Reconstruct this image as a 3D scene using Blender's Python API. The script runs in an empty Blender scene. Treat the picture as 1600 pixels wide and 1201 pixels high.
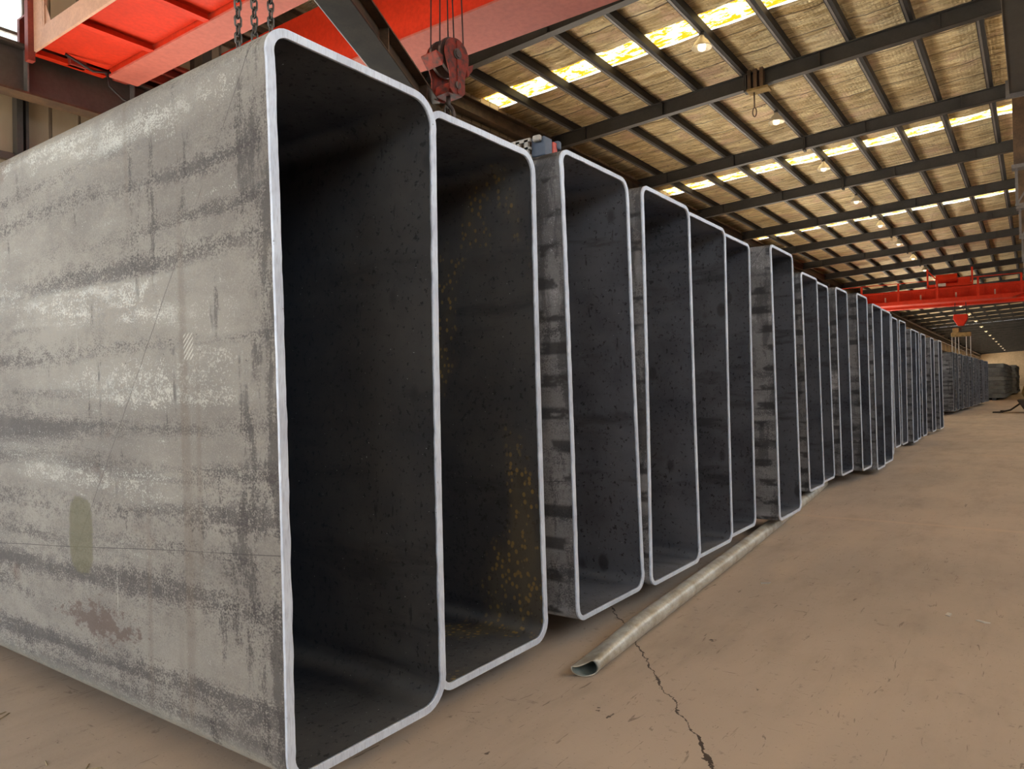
import bpy, bmesh, math, random
from mathutils import Vector, Matrix, noise as mnoise
random.seed(7)
SC = bpy.context.scene
C = SC.collection
PI = math.pi
CAMZ = 1.10

# ------------------------------------------------------------------ camera, world, sun, exposure
cam_d = bpy.data.cameras.new('camera')
cam_d.sensor_width = 36; cam_d.lens = 25.743; cam_d.clip_end = 600; cam_d.clip_start = 0.05
cam = bpy.data.objects.new('camera', cam_d); C.objects.link(cam)
Rm = Matrix(((0.58159266, 0.00391046, -0.81347076), (-0.81322784, -0.02210963, -0.58152527), (-0.02025957, 0.9997479, -0.0096787)))
cam.matrix_world = Matrix.Translation((0, 0, CAMZ)) @ Rm.to_4x4()
SC.camera = cam
SC.view_settings.view_transform = 'Standard'; SC.view_settings.look = 'None'
SC.view_settings.gamma = 1; SC.view_settings.use_curve_mapping = False
SC.view_settings.exposure = 0.45
SC.render.engine = 'CYCLES'
SC.cycles.max_bounces = 8; SC.cycles.diffuse_bounces = 5; SC.cycles.glossy_bounces = 4
SC.cycles.transmission_bounces = 4
SC.cycles.sample_clamp_indirect = 6
w = bpy.data.worlds.new('sky'); SC.world = w; w.use_nodes = True
wn = w.node_tree.nodes; wl = w.node_tree.links
bg = wn['Background']; tc = wn.new('ShaderNodeTexCoord'); sx = wn.new('ShaderNodeSeparateXYZ'); cr = wn.new('ShaderNodeValToRGB')
wl.new(tc.outputs['Generated'], sx.inputs[0]); wl.new(sx.outputs['Z'], cr.inputs[0]); wl.new(cr.outputs[0], bg.inputs[0])
cr.color_ramp.elements[0].position = 0.0; cr.color_ramp.elements[0].color = (0.30, 0.27, 0.24, 1)
cr.color_ramp.elements[1].position = 0.04; cr.color_ramp.elements[1].color = (0.86, 0.93, 1.0, 1)
bg.inputs[1].default_value = 1.9
sun_d = bpy.data.lights.new('sun', 'SUN'); sun_d.energy = 32.0; sun_d.angle = 0.02; sun_d.color = (1.0, 0.93, 0.80)
sun = bpy.data.objects.new('sun', sun_d); C.objects.link(sun)
sun.rotation_euler = Vector((-0.12, 0.45, 1.0)).to_track_quat('Z', 'Y').to_euler()

# ------------------------------------------------------------------ node helper
class NT:
    def __init__(s, name):
        s.m = bpy.data.materials.new(name); s.m.use_nodes = True
        s.t = s.m.node_tree; s.n = s.t.nodes; s.l = s.t.links
        s.b = s.n['Principled BSDF']; s.out = s.n['Material Output']
        s.co = s.n.new('ShaderNodeTexCoord'); s.oi = s.n.new('ShaderNodeObjectInfo')
    def put(s, inp, v):
        if hasattr(v, 'is_output') or isinstance(v, bpy.types.NodeSocket): s.l.new(v, inp)
        elif isinstance(v, (tuple, list)) and len(v) == 3 and inp.type == 'RGBA': inp.default_value = (*v, 1)
        else: inp.default_value = v
    def math(s, op, a, b=0.0, c=None, clamp=False):
        n = s.n.new('ShaderNodeMath'); n.operation = op; n.use_clamp = clamp
        s.put(n.inputs[0], a); s.put(n.inputs[1], b)
        if c is not None: s.put(n.inputs[2], c)
        return n.outputs[0]
    def mul(s, a, b): return s.math('MULTIPLY', a, b)
    def add(s, a, b): return s.math('ADD', a, b)
    def coords(s, scale=(1, 1, 1), rand=True, src='Object'):
        n = s.n.new('ShaderNodeMapping'); s.l.new(s.co.outputs[src], n.inputs[0]); n.inputs['Scale'].default_value = scale
        if rand:
            cx = s.n.new('ShaderNodeCombineXYZ'); r = s.mul(s.oi.outputs['Random'], 57.0)
            for i in range(3): s.l.new(r, cx.inputs[i])
            s.l.new(cx.outputs[0], n.inputs['Location'])
        return n.outputs[0]
    def noise(s, vec, scale=1.0, detail=4, rough=0.55, dist=0.0):
        n = s.n.new('ShaderNodeTexNoise'); s.l.new(vec, n.inputs[0])
        n.inputs['Scale'].default_value = scale; n.inputs['Detail'].default_value = detail
        n.inputs['Roughness'].default_value = rough; n.inputs['Distortion'].default_value = dist
        return n.outputs['Fac']
    def vor(s, vec, scale):
        n = s.n.new('ShaderNodeTexVoronoi'); s.l.new(vec, n.inputs[0]); n.inputs['Scale'].default_value = scale
        return n.outputs['Distance']
    def ss(s, v, a, b, lo=0.0, hi=1.0):
        n = s.n.new('ShaderNodeMapRange'); n.interpolation_type = 'SMOOTHSTEP'
        s.put(n.inputs['Value'], v)
        n.inputs['From Min'].default_value = a; n.inputs['From Max'].default_value = b
        n.inputs['To Min'].default_value = lo; n.inputs['To Max'].default_value = hi
        return n.outputs[0]
    def mix(s, f, a, b, mode='MIX'):
        n = s.n.new('ShaderNodeMix'); n.data_type = 'RGBA'; n.blend_type = mode
        s.put(n.inputs[0], f); s.put(n.inputs[6], a if not isinstance(a, tuple) else a); s.put(n.inputs[7], b)
        return n.outputs[2]
    def sep(s, src='Object'):
        n = s.n.new('ShaderNodeSeparateXYZ'); s.l.new(s.co.outputs[src], n.inputs[0]); return n.outputs
    def bump(s, h, strength=0.3, dist=0.01):
        n = s.n.new('ShaderNodeBump'); s.l.new(h, n.inputs['Height']); n.inputs['Strength'].default_value = strength
        n.inputs['Distance'].default_value = dist; s.l.new(n.outputs[0], s.b.inputs['Normal'])
    def fin(s, color=None, rough=0.6, metal=0.0, spec=None, emit=None, es=0):
        if color is not None: s.put(s.b.inputs['Base Color'], color)
        s.put(s.b.inputs['Roughness'], rough); s.put(s.b.inputs['Metallic'], metal)
        if spec is not None: s.b.inputs['Specular IOR Level'].default_value = spec
        if emit: s.put(s.b.inputs['Emission Color'], emit); s.b.inputs['Emission Strength'].default_value = es
        return s.m

def simple(name, col, rough=0.6, metal=0.0, dirt=0.35, scale=3.0, dcol=None, spec=None):
    t = NT(name); v = t.coords()
    f = t.ss(t.noise(v, scale, 6, 0.6), 0.35, 0.7)
    d = dcol or tuple(c * (1 - dirt) for c in col)
    g = t.ss(t.noise(v, scale * 12, 3, 0.6), 0.3, 0.75, 0.0, 0.35)
    c = t.mix(f, col, d); c = t.mix(g, c, tuple(x * 0.6 for x in d))
    return t.fin(c, rough, metal, spec)

# ------------------------------------------------------------------ materials
def steel_outer(name, light, mid, dark, glint, marks):
    t = NT(name); x, y, z = t.sep()
    vs = t.coords((1, 0.55, 1)); vb = t.coords((1.0, 0.16, 1.9))
    warp = t.noise(t.coords((1, 0.5, 1)), 1.3, 3, 0.5)
    rnd = t.mul(t.oi.outputs['Random'], 9.0)
    # long lengthwise scale bands, waved along the tube
    zz = t.add(t.add(z, rnd), t.mul(warp, 0.13))
    w1 = t.math('SINE', t.mul(zz, 50.0)); w2 = t.math('SINE', t.mul(zz, 23.0))
    band = t.add(t.mul(w1, 0.075), t.mul(w2, 0.035))
    low = t.ss(z, 0.7, 1.5, 0.045, -0.045)
    nb = t.noise(vb, 3.0, 6, 0.62, 0.3)
    speck = t.noise(t.coords((1, 0.8, 1)), 170, 3, 0.75)
    mid_n = t.noise(t.coords((1, 0.55, 1)), 34, 5, 0.75)
    fine = t.noise(t.coords((1, 1, 1)), 60, 4, 0.7)
    grit = t.add(t.mul(t.add(speck, -0.5), 0.85), t.mul(t.add(mid_n, -0.5), 0.55))
    a = t.add(t.add(t.add(nb, band), low), grit)
    mD = t.ss(a, 0.53, 0.70)
    c = t.mix(t.ss(t.add(t.noise(vs, 2.2, 5, 0.6), t.mul(grit, 0.7)), 0.3, 0.7), light, mid)
    c = t.mix(t.mul(mD, 0.8), c, dark)
    # glints of the rough scale painted as pale colour, mostly towards the upper rear
    nl = t.noise(t.coords((1, 0.2, 1.7)), 2.6, 5, 0.6, 0.3)
    b2 = t.add(t.add(t.add(nl, t.mul(w2, -0.04)), t.mul(grit, 1.2)), t.mul(low, -0.9))
    mL = t.ss(b2, 0.60, 0.78)
    c = t.mix(t.mul(mL, 0.7), c, glint)
    # dark pits
    c = t.mix(t.ss(fine, 0.66, 0.74, 0, 0.75), c, tuple(k * 0.5 for k in dark))
    # upright drip runs
    dr = t.noise(t.coords((6.0, 6.0, 0.22)), 1.0, 3, 0.5)
    c = t.mix(t.ss(dr, 0.60, 0.68, 0, 0.38), c, (mid[0] * 0.85, mid[1] * 0.74, mid[2] * 0.64))
    scr = t.noise(t.coords((30, 30, 1.2)), 1.0, 3, 0.6)
    c = t.mix(t.ss(scr, 0.70, 0.73, 0, 0.35), c, glint)
    # long thin slanting scratches and a hatched pale scrape
    for (ky, kz, of, wd_) in ((1.0, 0.75, 1.55, .0010), (0.08, 1.0, 0.62, .0008)):
        ln = t.math('ABSOLUTE', t.add(t.add(t.mul(y, ky), t.mul(z, kz)), t.add(t.mul(warp, 0.03), -of)))
        c = t.mix(t.mul(t.ss(ln, wd_, wd_ * 2.2, 0.8, 0), t.ss(nl, 0.36, 0.5)), c, dark)
    if not marks:
        hb_ = t.math('LESS_THAN', t.math('FRACT', t.mul(t.add(z, t.mul(y, 0.9)), 62.0)), 0.36)
        hy = t.ss(t.math('ABSOLUTE', t.add(y, -0.415)), 0.022, 0.028, 1, 0); hz = t.ss(t.math('ABSOLUTE', t.add(z, -1.175)), 0.035, 0.042, 1, 0)
        c = t.mix(t.mul(t.mul(hb_, hy), t.mul(hz, 0.8)), c, glint)
    sm2 = t.noise(t.coords((1, 3.0, 0.8)), 1.5, 5, 0.65)
    c = t.mix(t.ss(t.add(sm2, t.mul(grit, 0.8)), 0.55, 0.72, 0, 0.5), c, mid)
    c = t.mix(t.ss(z, 0.02, 0.10, 0.45, 0.0), c, glint)
    if not marks:   # olive drab brush mark and a rusty scrape low on the side
        oy = t.math('ABSOLUTE', t.add(y, -1.12)); oz = t.math('ABSOLUTE', t.add(z, -0.555))
        ov = t.add(t.math('POWER', t.mul(oy, 1 / 0.085), 2.6), t.math('POWER', t.mul(oz, 1 / 0.135), 4.0))
        c = t.mix(t.ss(t.add(ov, t.mul(grit, 1.6)), 0.8, 1.1, 0.72, 0), c, (0.20, 0.195, 0.12))
        ry = t.math('ABSOLUTE', t.add(y, -1.0)); rz = t.math('ABSOLUTE', t.add(z, -0.27))
        rv = t.add(t.mul(ry, 1 / 0.30), t.mul(rz, 1 / 0.075))
        c = t.mix(t.ss(t.add(rv, t.mul(t.add(mid_n, -0.5), 5.0)), 0.5, 1.1, 0.7, 0), c, (0.15, 0.10, 0.085))
    # rust blush
    ru = t.noise(t.coords((1, 0.8, 1.3)), 1.7, 5, 0.6)
    c = t.mix(t.ss(ru, 0.64, 0.74, 0, 0.45), c, (0.20, 0.12, 0.085))
    # dark smudges near the cut
    sm = t.add(t.noise(t.coords((3, 4.5, 1.0)), 2.4, 5, 0.65), t.mul(grit, 0.35))
    near = t.ss(y, 0.0, 0.36, 0.13, -0.02)
    c = t.mix(t.ss(t.add(sm, near), 0.60, 0.70, 0, 0.65), c, tuple(k * 0.75 for k in dark))
    if marks:
        ph = t.math('FRACT', t.mul(t.add(z, rnd), 7.2))
        bar = t.math('MULTIPLY', t.ss(ph, 0.25, 0.35), t.ss(ph, 0.62, 0.74, 1, 0))
        gate = t.ss(t.noise(t.coords((3, 3, 5)), 2.0, 3, 0.6), 0.45, 0.55)
        c = t.mix(t.mul(t.mul(bar, gate), 0.85), c, (0.012, 0.012, 0.014))
    r = t.ss(t.add(mL, t.mul(speck, 0.4)), 0, 1.2, 0.62, 0.38)
    t.bump(t.add(speck, t.mul(nb, 2.0)), 0.22, 0.004)
    return t.fin(c, r, 0.25)

M = {}
M['outer_light'] = steel_outer('pale_scaled_steel', (0.42, 0.405, 0.365), (0.27, 0.255, 0.235), (0.105, 0.098, 0.10), (0.74, 0.75, 0.68), False)
M['outer_dark'] = steel_outer('dark_scaled_steel', (0.175, 0.175, 0.180), (0.095, 0.095, 0.102), (0.030, 0.030, 0.034), (0.42, 0.43, 0.45), True)

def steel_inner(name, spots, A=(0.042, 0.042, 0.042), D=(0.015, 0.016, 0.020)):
    t = NT(name); x, y, z = t.sep()
    v = t.coords((1, 1, 1)); vh = t.coords((1, 0.4, 2.2))
    n1 = t.noise(v, 2.0, 6, 0.6); n2 = t.noise(vh, 3.0, 5, 0.6, 0.3); n3 = t.noise(v, 45, 3, 0.7)
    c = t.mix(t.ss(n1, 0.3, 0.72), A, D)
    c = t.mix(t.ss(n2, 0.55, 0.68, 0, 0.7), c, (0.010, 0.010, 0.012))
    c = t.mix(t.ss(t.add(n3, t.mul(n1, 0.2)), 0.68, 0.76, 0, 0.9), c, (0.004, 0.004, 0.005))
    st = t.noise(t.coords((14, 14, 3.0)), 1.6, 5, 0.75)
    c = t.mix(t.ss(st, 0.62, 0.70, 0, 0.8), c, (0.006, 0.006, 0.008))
    c = t.mix(t.ss(y, 0.1, 0.9, 0.0, 0.6), c, (0.008, 0.013, 0.022))  # shade deep in the tube painted in, blue-black with distance from the mouth
    blot = t.vor(t.coords((1, 1.6, 1)), 3.2)
    c = t.mix(t.ss(t.add(blot, t.mul(n1, 0.25)), 0.22, 0.30, 0.7, 0), c, (0.009, 0.009, 0.011))
    sp = t.noise(v, 95, 2, 0.6)
    c = t.mix(t.ss(sp, 0.745, 0.77, 0, 0.6), c, (0.35, 0.36, 0.38))
    if spots:
        g = t.noise(t.coords((1, 1.5, 0.55)), 2.6, 3, 0.5); d = t.vor(t.coords((1, 1.0, 0.8)), 38)
        c = t.mix(t.mul(t.ss(d, 0.22, 0.38, 1, 0), t.ss(g, 0.50, 0.60, 0, 0.75)), c, (0.19, 0.12, 0.022))
        c = t.mix(t.ss(g, 0.48, 0.70, 0, 0.35), c, (0.11, 0.085, 0.04))
    t.bump(t.add(n3, n2), 0.15, 0.003)
    return t.fin(c, 0.5, 0.0, 0.25)
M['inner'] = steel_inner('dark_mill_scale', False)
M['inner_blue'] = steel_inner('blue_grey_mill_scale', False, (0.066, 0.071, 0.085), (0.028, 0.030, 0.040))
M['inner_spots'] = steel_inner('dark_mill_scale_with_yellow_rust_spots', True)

t = NT('ground_cut_steel'); v = t.coords((1, 1, 1))
n1 = t.noise(v, 6, 4, 0.6); n2 = t.noise(t.coords((260, 30, 26)), 1.0, 3, 0.6); n3 = t.noise(v, 60, 3, 0.7)
c = t.mix(t.ss(n1, 0.3, 0.75), (0.80, 0.88, 1.0), (0.60, 0.65, 0.76)); c = t.mix(t.ss(n2, 0.45, 0.75, 0, 0.45), c, (0.33, 0.36, 0.44))
c = t.mix(t.ss(n3, 0.70, 0.76, 0, 0.7), c, (0.10, 0.10, 0.11)); t.bump(n2, 0.3, 0.002)
M['rim'] = t.fin(c, 0.42, 0.15)
M['rim_dull'] = simple('dull_cut_edge', (0.34, 0.36, 0.40), 0.5, 0.1, 0.5, 6)

# concrete floor
t = NT('worn_concrete'); x, y, z = t.sep()
v = t.coords((1, 1, 1), False); vs = t.coords((0.5, 1.6, 1), False)
n1 = t.noise(v, 0.35, 6, 0.6); n2 = t.noise(vs, 2.2, 6, 0.65); n3 = t.noise(v, 16, 4, 0.7); n4 = t.noise(v, 70, 2, 0.7)
c = t.mix(t.ss(n1, 0.35, 0.68), (0.53, 0.418, 0.322), (0.40, 0.324, 0.258))
c = t.mix(t.ss(n2, 0.45, 0.75, 0, 0.55), c, (0.35, 0.275, 0.21))
c = t.mix(t.ss(t.noise(vs, 0.8, 5, 0.6), 0.52, 0.68, 0, 0.45), c, (0.60, 0.46, 0.335))
c = t.mix(t.ss(n3, 0.60, 0.74, 0, 0.55), c, (0.17, 0.125, 0.095))
sc = t.noise(t.coords((5, 34, 1), False), 1.0, 4, 0.7, 1.2)
c = t.mix(t.ss(sc, 0.63, 0.69, 0, 0.65), c, (0.14, 0.10, 0.075))
sc2 = t.noise(t.coords((30, 6, 1), False), 1.0, 4, 0.7, 1.5)
c = t.mix(t.ss(sc2, 0.65, 0.71, 0, 0.6), c, (0.13, 0.095, 0.07))
c = t.mix(t.ss(n4, 0.66, 0.74, 0, 0.6), c, (0.10, 0.08, 0.06))
c = t.mix(t.ss(t.noise(v, 5.3, 4, 0.75), 0.69, 0.715, 0, 0.85), c, (0.055, 0.035, 0.028))
# control joints across the aisle, pale dust in them
xj = t.add(x, t.mul(t.add(t.noise(v, 1.2, 3), -0.5), 0.10))
fr = t.math('ABSOLUTE', t.add(t.math('FRACT', t.add(t.mul(t.add(xj, -6.50), 1 / 6.6), 0.5)), -0.5))
c = t.mix(t.ss(fr, 0.003, 0.010, 0.6, 0), c, (0.58, 0.44, 0.32))
# the crack running out from under the tubes
cx = t.add(x, t.add(t.mul(y, -1.256), -1.085)); cx = t.add(cx, t.mul(t.add(t.noise(v, 7, 5, 0.7), -0.5), 0.16))
cx = t.math('ABSOLUTE', cx)
rng = t.mul(t.ss(y, 0.3, 0.5), t.ss(y, 2.6, 3.2, 1, 0))
wd = t.add(t.ss(t.noise(v, 9, 3, 0.6), 0.45, 0.75, 0.003, 0.014), 0.001)
hit = t.math('LESS_THAN', cx, wd)
c = t.mix(t.mul(t.mul(hit, rng), 0.9), c, (0.035, 0.022, 0.017))
outd = t.math('MAXIMUM', t.ss(x, -8.2, -7.9, 1, 0), t.ss(y, 12.3, 12.5))
c = t.mix(outd, c, (0.38, 0.39, 0.40))
r = t.ss(n2, 0.3, 0.8, 0.50, 0.75)
t.bump(t.add(t.add(n3, t.mul(n4, 0.4)), t.mul(hit, -1.5)), 0.25, 0.004)
M['floor'] = t.fin(c, r, 0.0, 0.35)

# foil-faced insulation of the roof
t = NT('crinkled_foil'); x, y, z = t.sep(); v = t.coords((1, 1, 1), False)
wr = t.noise(t.coords((3.2, 0.55, 1), False), 1.6, 6, 0.62, 0.9); wr2 = t.noise(t.coords((9, 2.2, 1), False), 1.5, 5, 0.65, 0.6)
sag = t.noise(v, 1.1, 4, 0.55)
xs = t.add(x, t.mul(t.add(t.noise(t.coords((0.3, 1.1, 1), False), 1.0, 3), -0.5), 0.22))
se = t.math('ABSOLUTE', t.add(t.math('FRACT', t.mul(xs, 1 / 1.2)), -0.5))
seam = t.ss(se, 0.0, 0.035, 1, 0)
mesh = t.math('SINE', t.mul(y, 75.0))
c = t.mix(t.ss(wr, 0.35, 0.62), (1.0, 0.86, 0.54), (0.58, 0.42, 0.19))  # glints on the crinkles painted in as pale streaks
c = t.mix(t.ss(wr2, 0.52, 0.70, 0, 0.6), c, (0.34, 0.24, 0.13))
c = t.mix(t.ss(sag, 0.50, 0.70, 0, 0.5), c, (0.74, 0.47, 0.36))
c = t.mix(t.mul(seam, 0.85), c, (0.10, 0.065, 0.04))
h = t.add(t.add(t.mul(wr, 1.6), t.mul(wr2, 0.7)), t.add(t.mul(seam, -0.6), t.mul(mesh, 0.03)))
h = t.add(h, t.mul(sag, 1.2))
t.bump(h, 1.0, 0.14)
M['foil'] = t.fin(c, t.ss(wr2, 0.3, 0.7, 0.26, 0.46), 0.6)

# translucent skylight panel
t = NT('yellowed_translucent_panel'); v = t.coords((1, 1, 1), False)
x, y, z = t.sep()
n = t.noise(t.coords((3.0, 1.6, 1), False), 2.2, 5, 0.7, 0.5)
ed = t.math('ABSOLUTE', t.add(t.math('FRACT', t.mul(t.add(x, -4.4), 1 / 12.0)), -0.5))  # 0 at the strip's middle line
ed = t.math('ABSOLUTE', t.math('SUBTRACT', ed, 0.5)); ed = t.math('MINIMUM', ed, t.math('SUBTRACT', 0.5, ed))
k_ = t.add(n, t.mul(ed, -3.2))
c = t.mix(t.ss(k_, 0.40, 0.47), (0.125, 0.056, 0.002), (0.24, 0.215, 0.12))
tr = t.n.new('ShaderNodeBsdfTranslucent'); t.l.new(c, tr.inputs[0])
t.l.new(tr.outputs[0], t.out.inputs['Surface']); M['skylight'] = t.m

M['beam'] = simple('dark_painted_beam', (0.060, 0.056, 0.050), 0.5, 0.0, 0.35, 1.5)
M['purlin'] = simple('brown_grey_purlin_steel', (0.055, 0.047, 0.040), 0.5, 0.1, 0.4, 1.5)
M['shade_black'] = simple('shade_black_purlin_steel', (0.014, 0.012, 0.011), 0.7, 0, 0.3, 1.5)  # shade on the purlin sides painted in as near-black
M['flange'] = simple('dusty_flange_steel', (0.22, 0.20, 0.19), 0.45, 0.2, 0.3, 2)
M['red'] = simple('red_orange_crane_paint', (0.66, 0.036, 0.009), 0.6, 0.0, 0.22, 1.2, None, 0.2)
M['red_floor_lit'] = simple('floor_lit_pink_red_paint', (0.50, 0.135, 0.10), 0.6, 0.0, 0.12, 1.0, None, 0.25)  # girder undersides: light bounced off the floor, painted into the red as pale pink
M['red_dark'] = simple('grimy_dark_red_paint', (0.30, 0.045, 0.03), 0.5, 0.0, 0.5, 2.5)
M['pale_toe'] = simple('sun_bleached_toe_plate_paint', (0.62, 0.36, 0.25), 0.55, 0.0, 0.15, 2.0)
M['hook_red'] = simple('chipped_red_paint', (0.42, 0.055, 0.03), 0.55, 0.0, 0.6, 9.0, (0.09, 0.05, 0.04), 0.3)
M['hook_grey'] = simple('greasy_grey_brown_steel', (0.16, 0.12, 0.10), 0.5, 0.3, 0.5, 8.0)
M['cable'] = simple('black_wire_rope', (0.02, 0.018, 0.018), 0.6)
M['chain'] = simple('oily_chain_steel', (0.16, 0.145, 0.13), 0.35, 0.7, 0.6, 20)
M['rusty'] = simple('brown_rusty_steel', (0.17, 0.105, 0.06), 0.42, 0.35, 0.6, 3.0, (0.075, 0.05, 0.035))
M['lift_dark'] = simple('dark_scuffed_lifting_beam_steel', (0.048, 0.036, 0.026), 0.62, 0.0, 0.4, 4.0, (0.026, 0.020, 0.015), 0.25)
M['wall'] = None
t = NT('beige_ribbed_sheet'); x, y, z = t.sep()
fr = t.math('FRACT', t.mul(x, 1 / 0.42)); rib = t.mul(t.ss(fr, 0.0, 0.05), t.ss(fr, 0.10, 0.15, 1, 0))
c = t.mix(t.ss(t.noise(t.coords((1, 1, 0.3), False), 1.3, 5), 0.3, 0.7), (0.44, 0.35, 0.24), (0.36, 0.275, 0.18))
c = t.mix(t.mul(rib, 0.7), c, (0.10, 0.065, 0.04)); t.bump(rib, 0.8, 0.03)
M['wall'] = t.fin(c, 0.55)
M['wall_far'] = simple('cream_end_wall_sheet', (0.62, 0.47, 0.29), 0.7, 0, 0.2, 0.3)
M['runway'] = simple('grey_brown_runway_steel', (0.115, 0.092, 0.078), 0.5, 0.1, 0.35, 1.2)
M['pipe'] = simple('pale_galvanised_pipe', (0.68, 0.68, 0.62), 0.38, 0.3, 0.3, 9.0, (0.42, 0.37, 0.28))
M['pipe_in'] = simple('grey_green_pipe_bore', (0.22, 0.25, 0.22), 0.6)
M['lamp_shade'] = simple('cream_lamp_reflector', (0.85, 0.76, 0.58), 0.4, 0, 0.1)
t = NT('glowing_lamp_bulb'); M['bulb'] = t.fin((1, 0.95, 0.8), 0.4, 0, None, (1.0, 0.86, 0.60), 1.3)
M['lamp_black'] = simple('dark_lamp_fitting', (0.05, 0.045, 0.04), 0.5)
M['blue_grey'] = simple('blue_grey_plastic', (0.13, 0.17, 0.24), 0.5)
M['tool_red'] = simple('coral_red_plastic', (0.80, 0.12, 0.08), 0.45)
M['tool_white'] = simple('off_white_perforated_metal', (0.62, 0.58, 0.52), 0.45)
M['black'] = simple('black_rubber', (0.012, 0.012, 0.012), 0.6)
M['wood'] = simple('pale_splintered_wood', (0.46, 0.36, 0.22), 0.8, 0, 0.4, 30)
M['sack'] = simple('ochre_sacking', (0.36, 0.24, 0.09), 0.9, 0, 0.4, 6)
M['cart'] = simple('dark_brown_cart_steel', (0.045, 0.032, 0.022), 0.6, 0, 0.3, 5)
M['skid'] = simple('dark_skid_steel', (0.05, 0.045, 0.042), 0.7)
M['glass'] = None
t = NT('hazy_window_glass'); tr = t.n.new('ShaderNodeBsdfTransparent'); tr.inputs[0].default_value = (0.96, 0.97, 0.95, 1)
gl = t.n.new('ShaderNodeBsdfGlossy'); gl.inputs['Roughness'].default_value = 0.15; mx = t.n.new('ShaderNodeMixShader'); mx.inputs[0].default_value = 0.06
t.l.new(tr.outputs[0], mx.inputs[1]); t.l.new(gl.outputs[0], mx.inputs[2]); t.l.new(mx.outputs[0], t.out.inputs['Surface']); M['glass'] = t.m

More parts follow.
